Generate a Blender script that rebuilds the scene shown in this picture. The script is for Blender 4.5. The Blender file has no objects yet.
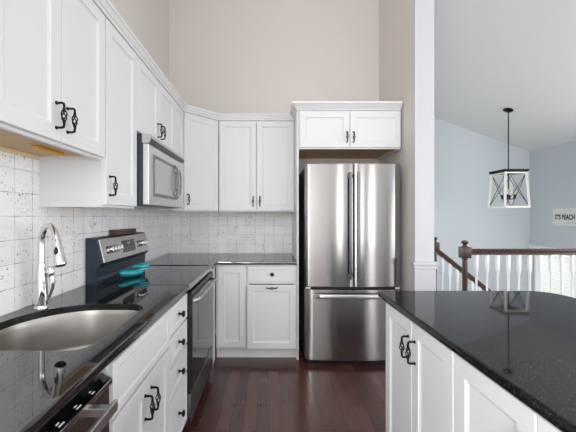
import bpy, bmesh, math, random
from mathutils import Matrix, Vector
random.seed(7)
S = bpy.context.scene
C = S.collection
PI = math.pi

# ------------------------------------------------------------------ camera, light, exposure
CAMZ = 1.331
cam = bpy.data.cameras.new('camera'); cam.sensor_width = 36; cam.lens = 318 / 576 * 36
cam.shift_x = 19 / 576; cam.clip_start = .02
co = bpy.data.objects.new('camera', cam); C.objects.link(co)
co.location = (0, 0, CAMZ); co.rotation_euler = (PI / 2, 0, 0); S.camera = co
S.view_settings.view_transform = 'Standard'; S.view_settings.look = 'None'
S.view_settings.gamma = 1; S.view_settings.use_curve_mapping = False
S.view_settings.exposure = 0.03

W = bpy.data.worlds.new('daylight'); S.world = W; W.use_nodes = True
wn = W.node_tree.nodes; wl = W.node_tree.links
bg = wn['Background']; bg.inputs[1].default_value = 3.1
tc = wn.new('ShaderNodeTexCoord'); sx = wn.new('ShaderNodeSeparateXYZ'); cr = wn.new('ShaderNodeValToRGB')
mr = wn.new('ShaderNodeMapRange'); mr.inputs[1].default_value = -1; mr.inputs[2].default_value = 1
wl.new(tc.outputs['Generated'], sx.inputs[0]); wl.new(sx.outputs[2], mr.inputs[0]); wl.new(mr.outputs[0], cr.inputs[0])
wl.new(cr.outputs[0], bg.inputs[0])
e = cr.color_ramp.elements
e[0].position = .42; e[0].color = (.32, .35, .29, 1)
e[1].position = .56; e[1].color = (.92, .96, 1.0, 1)

# daylight through the room's windows and some added unseen ones (lamps in the openings)
def opening_light(loc, rot, sx_, sy_, radiance, col=(.985, .985, 1)):
    l = bpy.data.lights.new('window_daylight', 'AREA'); l.shape = 'RECTANGLE'; l.size = sx_; l.size_y = sy_
    l.energy = radiance * PI * sx_ * sy_; l.color = col
    o = bpy.data.objects.new('window_daylight', l); C.objects.link(o); o.location = loc; o.rotation_euler = rot
    return o
RAD = dict(rear=4.6, side_a=4.4, side_b=2.4, side_c=3.2, left=8.5)   # lamp brightness at each window; side_c and left are added fill
REAR_Y, REAR_Z = -4.0, (.25, 2.6)
REAR_WINDOWS = [(-1.0, -.6), (1.4, 1.8), (3.05, 3.3), (3.7, 4.2)]    # X ranges in the wall behind the camera
for a, b in REAR_WINDOWS:
    opening_light(((a + b) / 2, REAR_Y - .02, sum(REAR_Z) / 2), (PI / 2, 0, 0), b - a, REAR_Z[1] - REAR_Z[0], RAD['rear'])
SIDE_WINDOWS = [(-3.4, -1.6), (-1.0, 1.2), (1.9, 4.3)]                  # Y ranges in the right-hand wall; the last added unseen to brighten the entry
SIDE_Z = (.35, 2.4)
for (a, b), r in zip(SIDE_WINDOWS, (RAD['side_a'], RAD['side_b'], RAD['side_c'])):
    opening_light((5.35, (a + b) / 2, sum(SIDE_Z) / 2), (PI / 2 + .2, 0, PI / 2), b - a, SIDE_Z[1] - SIDE_Z[0], r)
LEFT_Z = (.2, 3.3)
ADDED_LEFT_WINDOWS = [(-3.8, -.75)]                                           # added unseen window lighting the island face; Y range behind the camera
for a, b in ADDED_LEFT_WINDOWS:
    opening_light((-1.14, (a + b) / 2, sum(LEFT_Z) / 2), (PI / 2, 0, -PI / 2), b - a, LEFT_Z[1] - LEFT_Z[0], RAD['left'])
ADDED_HALL_OPENING = (4.0, 6.2, .3, 2.4)                                       # added unseen opening to light the entry, in the wall behind the kitchen

# ------------------------------------------------------------------ materials
def lin(c):
    return tuple(((v / 255) / 12.92 if v / 255 <= .04045 else ((v / 255 + .055) / 1.055) ** 2.4) for v in c)

def mat(name, rgb, rough=.5, metal=0, **kw):
    m = bpy.data.materials.new(name); m.use_nodes = True
    p = m.node_tree.nodes['Principled BSDF']
    p.inputs['Base Color'].default_value = (*lin(rgb), 1)
    p.inputs['Roughness'].default_value = rough; p.inputs['Metallic'].default_value = metal
    for k, v in kw.items():
        p.inputs[k.replace('_', ' ')].default_value = v
    return m

def nodes(m):
    n = m.node_tree.nodes; return n, m.node_tree.links, n['Principled BSDF']

def noisy(m, scale=40, amount=.02, rough=.02):
    """a little procedural unevenness: base colour, roughness"""
    n, l, p = nodes(m)
    t = n.new('ShaderNodeTexCoord'); z = n.new('ShaderNodeTexNoise'); z.inputs['Scale'].default_value = scale
    z.inputs['Detail'].default_value = 3
    l.new(t.outputs['Object'], z.inputs['Vector'])
    mx = n.new('ShaderNodeMix'); mx.data_type = 'RGBA'; mx.blend_type = 'MIX'
    c = p.inputs['Base Color'].default_value[:]
    mx.inputs[6].default_value = tuple(max(0, v * (1 - amount)) for v in c[:3]) + (1,)
    mx.inputs[7].default_value = tuple(min(1, v * (1 + amount)) for v in c[:3]) + (1,)
    l.new(z.outputs[0], mx.inputs[0]); l.new(mx.outputs[2], p.inputs['Base Color'])
    r = p.inputs['Roughness'].default_value
    q = n.new('ShaderNodeMapRange'); q.inputs[3].default_value = max(0, r - rough); q.inputs[4].default_value = min(1, r + rough)
    l.new(z.outputs[0], q.inputs[0]); l.new(q.outputs[0], p.inputs['Roughness'])
    return m

M = {}
M['cab'] = noisy(mat('cabinet_white_paint', (225, 226, 227), .38), 25, .01)
M['wall_kitchen'] = noisy(mat('greige_wall_paint', (217, 211, 205), .8), 60, .015)
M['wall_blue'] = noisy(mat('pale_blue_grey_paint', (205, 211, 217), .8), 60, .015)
M['wall_room'] = noisy(mat('light_grey_paint', (222, 222, 221), .8), 60, .015)
M['ceiling'] = noisy(mat('ceiling_paint', (228, 228, 230), .9), 60, .01)
M['trim'] = noisy(mat('white_trim_paint', (230, 231, 234), .4), 25, .01)
M['iron'] = noisy(mat('black_iron', (22, 22, 23), .42, .6), 80, .2)
M['black'] = noisy(mat('black_enamel', (18, 22, 27), .25), 50, .1)
M['blueblack'] = noisy(mat('dark_slate_enamel', (40, 52, 64), .35), 50, .1)
M['black_glass'] = noisy(mat('black_glass', (9, 11, 13), .04, 0, IOR=1.9), 20, .1, .01)
M['rubber'] = noisy(mat('black_rubber', (16, 16, 17), .6), 50, .1)
M['chrome'] = noisy(mat('polished_chrome', (226, 226, 228), .07, 1), 20, .01, .01)
M['knob_steel'] = noisy(mat('knob_steel', (215, 215, 216), .25, 1), 20, .02)
M['wood_tan'] = noisy(mat('raw_maple_veneer', (205, 170, 124), .55), 12, .12)
M['wood_pale'] = noisy(mat('pale_birch', (236, 212, 178), .55), 12, .06)
M['wood_yellow'] = noisy(mat('yellow_pine_cleat', (226, 170, 52), .5), 12, .08)
M['white_plastic'] = noisy(mat('white_plastic', (236, 236, 236), .35), 30, .01)
M['teal'] = noisy(mat('teal_glaze', (20, 160, 172), .12, 0, Coat_Weight=.6), 18, .25)
M['teal_pale'] = noisy(mat('pale_glaze', (190, 228, 230), .15), 18, .05)  # colour of the highlight line drawn on the teal dish
M['outside'] = noisy(mat('window_glass', (255, 255, 255), .02, 0, Transmission_Weight=1, IOR=1.01), 5, 0, 0)
M['bulb'] = noisy(mat('clear_bulb_glass', (250, 246, 238), .05, 0, Transmission_Weight=.8, IOR=1.2), 5, 0, 0)
M['sign_white'] = noisy(mat('whitewashed_sign_board', (216, 216, 214), .7), 30, .06)
M['sign_ink'] = noisy(mat('black_sign_paint', (24, 24, 26), .7), 30, .1)
M['sign_grey'] = noisy(mat('grey_sign_paint', (150, 150, 150), .7), 30, .05)
M['lantern_white'] = noisy(mat('distressed_white_metal', (225, 224, 220), .5), 40, .06)
M['lantern_wire'] = noisy(mat('dark_lantern_wire', (62, 62, 64), .5, .3), 40, .1)

def steel(name, rgb, rough, aniso=.75):
    m = mat(name, rgb, rough, 1); n, l, p = nodes(m)
    p.inputs['Anisotropic'].default_value = aniso; p.inputs['Anisotropic Rotation'].default_value = .25
    ge = n.new('ShaderNodeNewGeometry'); tg = n.new('ShaderNodeVectorMath'); tg.operation = 'CROSS_PRODUCT'   # brushing runs horizontally
    l.new(ge.outputs['Normal'], tg.inputs[0]); tg.inputs[1].default_value = (.012, .02, 1); l.new(tg.outputs[0], p.inputs['Tangent'])
    t = n.new('ShaderNodeTexCoord'); mp = n.new('ShaderNodeMapping'); mp.inputs['Scale'].default_value = (3, 3, 900)
    z = n.new('ShaderNodeTexNoise'); z.inputs['Scale'].default_value = 1.0; z.inputs['Detail'].default_value = 2
    l.new(t.outputs['Object'], mp.inputs[0]); l.new(mp.outputs[0], z.inputs['Vector'])
    q = n.new('ShaderNodeMapRange'); q.inputs[3].default_value = rough - .01; q.inputs[4].default_value = rough + .01
    l.new(z.outputs[0], q.inputs[0]); l.new(q.outputs[0], p.inputs['Roughness'])
    return m
M['steel'] = steel('brushed_stainless', (160, 158, 156), .17, .97)
M['steel_light'] = steel('light_satin_stainless', (222, 221, 220), .42, .3)
M['steel_dark'] = steel('dark_brushed_stainless', (120, 122, 126), .3, .3)
M['steel_range'] = steel('satin_stainless', (200, 199, 197), .34, .3)
M['sink'] = steel('sink_stainless', (168, 164, 158), .32, .2)

def wood(name, c1, c2, rough, scale=(2, 2, 30)):
    m = mat(name, c1, rough); n, l, p = nodes(m)
    t = n.new('ShaderNodeTexCoord'); mp = n.new('ShaderNodeMapping'); mp.inputs['Scale'].default_value = scale
    z = n.new('ShaderNodeTexNoise'); z.inputs['Scale'].default_value = 6; z.inputs['Detail'].default_value = 5
    r = n.new('ShaderNodeValToRGB'); r.color_ramp.elements[0].color = (*lin(c1), 1); r.color_ramp.elements[1].color = (*lin(c2), 1)
    r.color_ramp.elements[0].position = .35; r.color_ramp.elements[1].position = .7
    l.new(t.outputs['Object'], mp.inputs[0]); l.new(mp.outputs[0], z.inputs['Vector']); l.new(z.outputs[0], r.inputs[0])
    l.new(r.outputs[0], p.inputs['Base Color'])
    return m
M['rail_wood'] = wood('red_brown_stained_wood', (44, 24, 18), (72, 40, 29), .3, (2, 12, 12))
M['bar_wood'] = wood('dark_brown_wood', (66, 44, 36), (104, 74, 62), .5, (12, 2, 12))

def granite(name, ior, speck, rough, base=(20, 21, 23), cell=420):
    m = mat(name, base, rough, 0, IOR=ior); n, l, p = nodes(m)
    t = n.new('ShaderNodeTexCoord')
    v = n.new('ShaderNodeTexVoronoi'); v.inputs['Scale'].default_value = cell
    z = n.new('ShaderNodeTexNoise'); z.inputs['Scale'].default_value = 150; z.inputs['Detail'].default_value = 4
    l.new(t.outputs['Object'], v.inputs['Vector']); l.new(t.outputs['Object'], z.inputs['Vector'])
    sp = n.new('ShaderNodeSeparateColor'); l.new(v.outputs['Color'], sp.inputs[0])
    r1 = n.new('ShaderNodeValToRGB'); r1.color_ramp.elements[0].position = .55; r1.color_ramp.elements[0].color = (*lin(base), 1)
    r1.color_ramp.elements[1].position = .8; r1.color_ramp.elements[1].color = (*lin(tuple(b + speck for b in base)), 1)
    l.new(z.outputs[0], r1.inputs[0])
    r2 = n.new('ShaderNodeValToRGB'); r2.color_ramp.elements[0].position = .955; r2.color_ramp.elements[0].color = (0, 0, 0, 1)
    r2.color_ramp.elements[1].position = .985; r2.color_ramp.elements[1].color = (1, 1, 1, 1)
    l.new(sp.outputs[0], r2.inputs[0])
    mx = n.new('ShaderNodeMix'); mx.data_type = 'RGBA'; l.new(r2.outputs[0], mx.inputs[0]); l.new(r1.outputs[0], mx.inputs[6])
    mx.inputs[7].default_value = (*lin(tuple(min(255, b + speck * 2.6) for b in base)), 1)
    l.new(mx.outputs[2], p.inputs['Base Color'])
    return m
M['granite'] = granite('polished_black_granite', 2.3, 14, .03)
M['granite_island'] = granite('speckled_black_granite', 1.34, 24, .05, (24, 23, 22))

def tile_material():
    m = mat('distressed_white_tile', (222, 222, 224), .45); n, l, p = nodes(m)
    g = n.new('ShaderNodeNewGeometry'); s = n.new('ShaderNodeSeparateXYZ'); l.new(g.outputs['Position'], s.inputs[0])
    ad = n.new('ShaderNodeMath'); ad.operation = 'ADD'; l.new(s.outputs[0], ad.inputs[0]); l.new(s.outputs[1], ad.inputs[1])
    cb = n.new('ShaderNodeCombineXYZ'); l.new(ad.outputs[0], cb.inputs[0]); l.new(s.outputs[2], cb.inputs[1])
    off = n.new('ShaderNodeMapping'); off.inputs['Location'].default_value = (.033, -.914, 0); l.new(cb.outputs[0], off.inputs[0])
    b = n.new('ShaderNodeTexBrick'); b.offset = 0; b.squash = 1
    b.inputs['Scale'].default_value = 1; b.inputs['Brick Width'].default_value = .104; b.inputs['Row Height'].default_value = .104
    b.inputs['Mortar Size'].default_value = .0013; b.inputs['Mortar Smooth'].default_value = .3; b.inputs['Bias'].default_value = 0
    l.new(off.outputs[0], b.inputs['Vector'])
    b.inputs['Color1'].default_value = (*lin((249, 249, 250)), 1); b.inputs['Color2'].default_value = (*lin((240, 240, 242)), 1)
    # grout: dark in patches
    zn = n.new('ShaderNodeTexNoise'); zn.inputs['Scale'].default_value = 14; zn.inputs['Detail'].default_value = 3; l.new(off.outputs[0], zn.inputs['Vector'])
    gr = n.new('ShaderNodeValToRGB'); gr.color_ramp.elements[0].position = .45; gr.color_ramp.elements[0].color = (*lin((205, 205, 207)), 1)
    gr.color_ramp.elements[1].position = .60; gr.color_ramp.elements[1].color = (*lin((66, 66, 70)), 1)
    l.new(zn.outputs[0], gr.inputs[0]); l.new(gr.outputs[0], b.inputs['Mortar'])
    # chips and flecks
    z2 = n.new('ShaderNodeTexNoise'); z2.inputs['Scale'].default_value = 75; z2.inputs['Detail'].default_value = 4; z2.inputs['Roughness'].default_value = .6
    l.new(off.outputs[0], z2.inputs['Vector'])
    z3 = n.new('ShaderNodeTexNoise'); z3.inputs['Scale'].default_value = 9; z3.inputs['Detail'].default_value = 2; l.new(off.outputs[0], z3.inputs['Vector'])
    mu = n.new('ShaderNodeMath'); mu.operation = 'MULTIPLY_ADD'; l.new(z3.outputs[0], mu.inputs[0]); mu.inputs[1].default_value = .35; l.new(z2.outputs[0], mu.inputs[2])
    r2 = n.new('ShaderNodeValToRGB'); r2.color_ramp.elements[0].position = .80; r2.color_ramp.elements[0].color = (0, 0, 0, 1)
    r2.color_ramp.elements[1].position = .87; r2.color_ramp.elements[1].color = (1, 1, 1, 1); l.new(mu.outputs[0], r2.inputs[0])
    mx = n.new('ShaderNodeMix'); mx.data_type = 'RGBA'; l.new(r2.outputs[0], mx.inputs[0]); l.new(b.outputs[0], mx.inputs[6])
    mx.inputs[7].default_value = (*lin((95, 92, 92)), 1)
    # faint worn ornament: a ring in some tiles
    fr = n.new('ShaderNodeVectorMath'); fr.operation = 'FRACTION'
    sc = n.new('ShaderNodeVectorMath'); sc.operation = 'SCALE'; sc.inputs['Scale'].default_value = 1 / .104; l.new(off.outputs[0], sc.inputs[0]); l.new(sc.outputs[0], fr.inputs[0])
    sb = n.new('ShaderNodeVectorMath'); sb.operation = 'DISTANCE'; sb.inputs[1].default_value = (.5, .5, 0); l.new(fr.outputs[0], sb.inputs[0])
    r3 = n.new('ShaderNodeValToRGB'); els = r3.color_ramp.elements
    els[0].position = .30; els[0].color = (0, 0, 0, 1); els[1].position = .36; els[1].color = (1, 1, 1, 1)
    k = els.new(.42); k.color = (0, 0, 0, 1); l.new(sb.outputs['Value'], r3.inputs[0])
    fl = n.new('ShaderNodeVectorMath'); fl.operation = 'FLOOR'; l.new(sc.outputs[0], fl.inputs[0])
    wn_ = n.new('ShaderNodeTexWhiteNoise'); wn_.noise_dimensions = '2D'; l.new(fl.outputs[0], wn_.inputs['Vector'])
    gt = n.new('ShaderNodeMath'); gt.operation = 'GREATER_THAN'; gt.inputs[1].default_value = .66; l.new(wn_.outputs['Value'], gt.inputs[0])
    m1 = n.new('ShaderNodeMath'); m1.operation = 'MULTIPLY'; l.new(r3.outputs[0], m1.inputs[0]); l.new(gt.outputs[0], m1.inputs[1])
    m2 = n.new('ShaderNodeMath'); m2.operation = 'MULTIPLY'; l.new(m1.outputs[0], m2.inputs[0]); l.new(z2.outputs[0], m2.inputs[1])
    m3 = n.new('ShaderNodeMath'); m3.operation = 'MULTIPLY'; l.new(m2.outputs[0], m3.inputs[0]); m3.inputs[1].default_value = .2
    my = n.new('ShaderNodeMix'); my.data_type = 'RGBA'; l.new(m3.outputs[0], my.inputs[0]); l.new(mx.outputs[2], my.inputs[6])
    my.inputs[7].default_value = (*lin((140, 140, 144)), 1)
    l.new(my.outputs[2], p.inputs['Base Color'])
    bp = n.new('ShaderNodeBump'); bp.inputs['Strength'].default_value = .25; bp.inputs['Distance'].default_value = .002
    iv = n.new('ShaderNodeMath'); iv.operation = 'SUBTRACT'; iv.inputs[0].default_value = 1; l.new(b.outputs['Fac'], iv.inputs[1])
    l.new(iv.outputs[0], bp.inputs['Height']); l.new(bp.outputs[0], p.inputs['Normal'])
    return m
M['tile'] = tile_material()

def floor_material():
    m = mat('dark_cherry_planks', (66, 36, 32), .19, 0, IOR=1.65); n, l, p = nodes(m)
    t = n.new('ShaderNodeTexCoord'); s = n.new('ShaderNodeSeparateXYZ'); l.new(t.outputs['Object'], s.inputs[0])
    cb = n.new('ShaderNodeCombineXYZ'); l.new(s.outputs[1], cb.inputs[0]); l.new(s.outputs[0], cb.inputs[1])
    b = n.new('ShaderNodeTexBrick'); b.offset = .37; b.offset_frequency = 2; b.squash = 1
    b.inputs['Scale'].default_value = 1; b.inputs['Brick Width'].default_value = .75; b.inputs['Row Height'].default_value = .0826
    b.inputs['Mortar Size'].default_value = .0012; b.inputs['Mortar Smooth'].default_value = .2
    b.inputs['Color1'].default_value = (*lin((96, 62, 54)), 1); b.inputs['Color2'].default_value = (*lin((70, 44, 40)), 1)
    b.inputs['Mortar'].default_value = (*lin((26, 13, 12)), 1)
    l.new(cb.outputs[0], b.inputs['Vector'])
    mp = n.new('ShaderNodeMapping'); mp.inputs['Scale'].default_value = (60, 3, 1); l.new(t.outputs['Object'], mp.inputs[0])
    z = n.new('ShaderNodeTexNoise'); z.inputs['Scale'].default_value = 1; z.inputs['Detail'].default_value = 5; l.new(mp.outputs[0], z.inputs['Vector'])
    mx = n.new('ShaderNodeMix'); mx.data_type = 'RGBA'; mx.blend_type = 'MULTIPLY'; mx.inputs[0].default_value = .5
    l.new(b.outputs[0], mx.inputs[6])
    r = n.new('ShaderNodeValToRGB'); r.color_ramp.elements[0].color = (.5, .45, .45, 1); r.color_ramp.elements[1].color = (1.2, 1.2, 1.2, 1)
    l.new(z.outputs[0], r.inputs[0]); l.new(r.outputs[0], mx.inputs[7]); l.new(mx.outputs[2], p.inputs['Base Color'])
    bp = n.new('ShaderNodeBump'); bp.inputs['Strength'].default_value = .15; bp.inputs['Distance'].default_value = .001
    iv = n.new('ShaderNodeMath'); iv.operation = 'SUBTRACT'; iv.inputs[0].default_value = 1; l.new(b.outputs['Fac'], iv.inputs[1])
    l.new(iv.outputs[0], bp.inputs['Height']); l.new(bp.outputs[0], p.inputs['Normal'])
    return m
M['floor'] = floor_material()

# ------------------------------------------------------------------ mesh helpers
class MB:
    def __init__(s): s.bm = bmesh.new()
    def faces_from(s, vs, fs, mx=None):
        bv = [s.bm.verts.new(mx @ Vector(v) if mx else Vector(v)) for v in vs]
        for f in fs:
            try: s.bm.faces.new([bv[i] for i in f])
            except ValueError: pass
        return s
    def box(s, a, b, bev=0, mx=None):
        x0, y0, z0 = a; x1, y1, z1 = b
        if bev <= 0:
            vs = [(x, y, z) for z in (z0, z1) for y in (y0, y1) for x in (x0, x1)]
            return s.faces_from(vs, [(0, 2, 3, 1), (4, 5, 7, 6), (0, 1, 5, 4), (1, 3, 7, 5), (3, 2, 6, 7), (2, 0, 4, 6)], mx)
        t = bmesh.new()
        bmesh.ops.create_cube(t, size=1, matrix=Matrix.Translation(((x0+x1)/2, (y0+y1)/2, (z0+z1)/2)) @ Matrix.Diagonal((x1-x0, y1-y0, z1-z0, 1)))
        bmesh.ops.bevel(t, geom=t.edges[:], offset=bev, segments=2, profile=.5, affect='EDGES')
        return s.merge(t, mx)
    def merge(s, t, mx=None):
        t.verts.index_update()
        bv = [s.bm.verts.new(mx @ v.co if mx else v.co) for v in t.verts]
        for f in t.faces:
            try: s.bm.faces.new([bv[v.index] for v in f.verts])
            except ValueError: pass
        t.free(); return s
    def rings(s, rings, cap=(True, True), closed=True, mx=None):
        R = [[s.bm.verts.new(mx @ Vector(v) if mx else Vector(v)) for v in r] for r in rings]
        n = len(R[0])
        for a, b in zip(R, R[1:]):
            for i in range(n if closed else n - 1):
                j = (i + 1) % n
                try: s.bm.faces.new((a[i], a[j], b[j], b[i]))
                except ValueError: pass
        if cap[0]: s.bm.faces.new(R[0][::-1])
        if cap[1]: s.bm.faces.new(R[-1])
        return s
    def tube(s, path, r, seg=8, mx=None, cap=True, flat=1):
        P = [Vector(p) for p in path]; rs = r if isinstance(r, (list, tuple)) else [r] * len(P)
        T = [(P[min(i+1, len(P)-1)] - P[max(i-1, 0)]).normalized() for i in range(len(P))]
        u = T[0].orthogonal().normalized(); out = []
        for i, p in enumerate(P):
            u = (u - T[i] * u.dot(T[i])).normalized(); v = T[i].cross(u)
            out.append([p + (u * math.cos(k * 2 * PI / seg) + v * flat * math.sin(k * 2 * PI / seg)) * rs[i] for k in range(seg)])
        return s.rings(out, (cap, cap), mx=mx)
    def lathe(s, prof, seg=20, mx=None, cap=(True, True)):
        return s.rings([[(r * math.cos(k * 2 * PI / seg), r * math.sin(k * 2 * PI / seg), z) for k in range(seg)] for r, z in prof], cap, mx=mx)
    def prism(s, poly, z0, z1, mx=None):
        return s.rings([[(x, y, z0) for x, y in poly], [(x, y, z1) for x, y in poly]], mx=mx)
    def ellipsoid(s, c, r, mx=None, seg=16, rg=10):
        prof = [(math.sin(PI * i / rg), -math.cos(PI * i / rg)) for i in range(rg + 1)]
        prof[0] = (.001, -1); prof[-1] = (.001, 1)
        m = Matrix.Translation(c) @ Matrix.Diagonal((*r, 1))
        return s.lathe(prof, seg, mx @ m if mx else m)
    def build(s, name, material, parent=None, loc=None, rot=None, smooth=None, weld=False):
        if weld: bmesh.ops.remove_doubles(s.bm, verts=s.bm.verts[:], dist=1e-5)
        bmesh.ops.recalc_face_normals(s.bm, faces=s.bm.faces[:])
        me = bpy.data.meshes.new(name); s.bm.to_mesh(me); s.bm.free()
        me.materials.append(material)
        if smooth is not None:
            for p in me.polygons: p.use_smooth = True
            me.set_sharp_from_angle(angle=math.radians(smooth))
        o = bpy.data.objects.new(name, me); C.objects.link(o)
        if parent: o.parent = parent
        if loc: o.location = loc
        if rot: o.rotation_euler = rot
        return o

def thing(name, label, cat, loc=(0, 0, 0), rz=0, group=None):
    o = bpy.data.objects.new(name, None); C.objects.link(o); o.empty_display_size = .05
    o.location = loc; o.rotation_euler = (0, 0, rz); return tag(o, label, cat, group)
def tag(o, label, cat, group=None):
    o['label'] = label; o['category'] = cat
    if group: o['group'] = group
    return o
def struct(o):
    o['kind'] = 'structure'; return o
def copy_to(o, parent):
    c = o.copy(); C.objects.link(c); c.parent = parent
    for ch in o.children: copy_to(ch, c)
    return c

def offset_poly(P, d):
    """shrink a CCW polygon by d"""
    n = len(P); out = []
    for i in range(n):
        a, b, c = Vector(P[i-1]), Vector(P[i]), Vector(P[(i+1) % n])
        e1 = (b - a).normalized(); e2 = (c - b).normalized()
        n1 = Vector((-e1.y, e1.x)); n2 = Vector((-e2.y, e2.x))
        k = n1 + n2; k = k / max(.2, k.dot(k) / 2)
        out.append((b.x + k.x * d, b.y + k.y * d))
    return out
def rounded(P, R, seg=8):
    """round the corners of a polygon; R one radius per corner"""
    n = len(P); out = []
    for i in range(n):
        a, b, c = Vector(P[i-1]), Vector(P[i]), Vector(P[(i+1) % n]); r = R[i]
        if r <= 0: out.append(tuple(b)); continue
        u = (a - b).normalized(); v = (c - b).normalized()
        ang = u.angle(v); t = r / math.tan(ang / 2)
        p0 = b + u * t; p1 = b + v * t; ctr = b + (u + v).normalized() * (r / math.sin(ang / 2))
        a0 = math.atan2(p0.y - ctr.y, p0.x - ctr.x); a1 = math.atan2(p1.y - ctr.y, p1.x - ctr.x)
        da = (a1 - a0 + PI) % (2 * PI) - PI
        for k in range(seg + 1):
            q = a0 + da * k / seg; out.append((ctr.x + r * math.cos(q), ctr.y + r * math.sin(q)))
    return out
def slab(poly, z0, z1, ease=.005, hole=None):
    """a stone slab with eased edges and perhaps a cut-out"""
    mb = MB(); bm = mb.bm
    inn = offset_poly(poly, ease); mid = offset_poly(poly, ease * .3)
    loops = [[(*p, z0) for p in inn], [(*p, z0 + ease * .3) for p in mid], [(*p, z0 + ease) for p in poly], [(*p, z1 - ease) for p in poly],
             [(*p, z1 - ease * .3) for p in mid], [(*p, z1) for p in inn]]
    V = [[bm.verts.new(v) for v in L] for L in loops]; n = len(poly)
    for a, b in zip(V, V[1:]):
        for i in range(n): bm.faces.new((a[i], a[(i+1) % n], b[(i+1) % n], b[i]))
    if hole:
        H = [[bm.verts.new((*p, z)) for p in hole] for z in (z0, z1)]; h = len(hole)
        for i in range(h): bm.faces.new((H[1][i], H[1][(i+1) % h], H[0][(i+1) % h], H[0][i]))
    for k, z in ((0, z0), (-1, z1)):
        if hole:
            ed = [bm.edges.get((V[k][i], V[k][(i+1) % n])) for i in range(n)]
            hv = H[0] if k == 0 else H[1]
            ed += [bm.edges.get((hv[i], hv[(i+1) % len(hv)])) for i in range(len(hv))]
            bmesh.ops.triangle_fill(bm, use_beauty=True, edges=ed)
        else: bm.faces.new(V[k])
    return mb
def flat_top(o):
    for p in o.data.polygons:
        if abs(p.normal.z) > .999: p.use_smooth = False
    return o

# ------------------------------------------------------------------ room shell
LX, RX, BY, FY, EW = -1.12, 5.33, 3.56, 6.5, 2.648        # left wall, right wall, kitchen back wall, far wall, eaves
SL = .358; RIDGE = 0.0
def ceil_z(x): return EW + SL * (RX - x) if x >= RIDGE else EW + SL * (RX - RIDGE) - SL * (RIDGE - x)
LOW = -1.3; STAIR = 3.84; NEAR = REAR_Y
struct(MB().box((LX - .15, NEAR - .15, -.2), (RX + .15, STAIR, 0)).build('floor', M['floor']))
struct(MB().box((1.2, STAIR, LOW - .2), (RX + .15, FY + .15, LOW)).build('floor_entry', M['floor']))
cz = [(LX - .15, ceil_z(LX - .15)), (RIDGE, ceil_z(RIDGE)), (RX + .15, ceil_z(RX + .15))]
struct(MB().rings([[(x, y, z) for x, z in cz] + [(x, y, z + .15) for x, z in cz[::-1]] for y in (NEAR - .15, FY + .15)]).build('ceiling', M['ceiling']))
def gable_wall(name, m, x0, x1, y0, y1, zb, holes=()):
    """a wall across the room, up to the sloping ceiling, with rectangular openings"""
    mb = MB(); xs = sorted({x0, x1, *([RIDGE] if x0 < RIDGE < x1 else []), *[h for r in holes for h in r[:2]]})
    for a, b in zip(xs, xs[1:]):
        hs = [h for h in holes if h[0] <= a and b <= h[1]]
        spans = [(zb, hs[0][2]), (hs[0][3], None)] if hs else [(zb, None)]
        for lo, hi in spans:
            ta, tb = (ceil_z(a) + .01, ceil_z(b) + .01) if hi is None else (hi, hi)
            mb.rings([[(a, y, lo), (b, y, lo), (b, y, tb), (a, y, ta)] for y in (y0, y1)])
    return struct(mb.build(name, m))
gable_wall('wall_back', M['wall_kitchen'], LX - .15, 1.39, BY, BY + .12, 0)
gable_wall('wall_far', M['wall_blue'], 1.2, RX, FY, FY + .15, LOW)
gable_wall('wall_rear', M['wall_room'], LX, RX, NEAR - .15, NEAR, 0, [(a, b, *REAR_Z) for a, b in REAR_WINDOWS])
def side_wall(name, m, x0, x1, y0, y1, zb, zt, holes):
    mb = MB(); ys = sorted({y0, y1, *[v for h in holes for v in h[:2]]})
    for a, b in zip(ys, ys[1:]):
        hs = [h for h in holes if h[0] <= a and b <= h[1]]
        for lo, hi in ([(zb, hs[0][2]), (hs[0][3], zt)] if hs else [(zb, zt)]):
            mb.box((x0, a, lo), (x1, b, hi))
    return struct(mb.build(name, m))
ENTRY = (4.75, 6.46, -.95, .66)
M['wall_right'] = noisy(mat('grey_blue_paint', (190, 195, 201), .8), 60, .015)  # the blue-grey wall paint, darkened for the weaker light on this wall
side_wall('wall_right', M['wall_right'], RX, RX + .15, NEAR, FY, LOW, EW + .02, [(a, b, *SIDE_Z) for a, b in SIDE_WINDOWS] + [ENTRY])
side_wall('wall_left', M['wall_kitchen'], LX - .15, LX, NEAR, BY, 0, ceil_z(LX) + .01, [(a, b, *LEFT_Z) for a, b in ADDED_LEFT_WINDOWS])
# short wall beside the refrigerator with its white cased end
WX0, WX1, WEND = 1.232, 1.392, 2.68
struct(MB().rings([[(WX0, y, 0), (WX1, y, 0), (WX1, y, ceil_z(WX1) + .01), (WX0, y, ceil_z(WX0) + .01)] for y in (WEND + .02, BY + .0)]).build('wall_partition', M['wall_kitchen']))
side_wall('wall_hall', M['wall_blue'], WX1 - .03, WX1, BY, FY, LOW, ceil_z(WX1), [ADDED_HALL_OPENING])
t1 = MB().box((WX0 - .002, WEND, 0), (WX1 + .002, WEND + .02, ceil_z(WX1) - .02), .003)
t1.box((WX0 - .01, WEND - .012, 0), (WX1 + .01, WEND + .018, .885), .003)
t1.box((WX0 - .016, WEND - .02, .885), (WX1 + .016, WEND + .018, .915), .006)
t1.box((WX0 - .024, WEND - .03, .915), (WX1 + .024, WEND + .018, .945), .008)
M['post_paint'] = noisy(mat('white_post_paint', (198, 200, 205), .45), 25, .01)  # white trim paint toned down to stand for less light on the column
struct(t1.build('trim_1', M['post_paint']))
struct(MB().box((WX1, STAIR - .04, -.25), (RX, STAIR + .02, .02), .004).build('trim_2', M['trim']))
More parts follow.
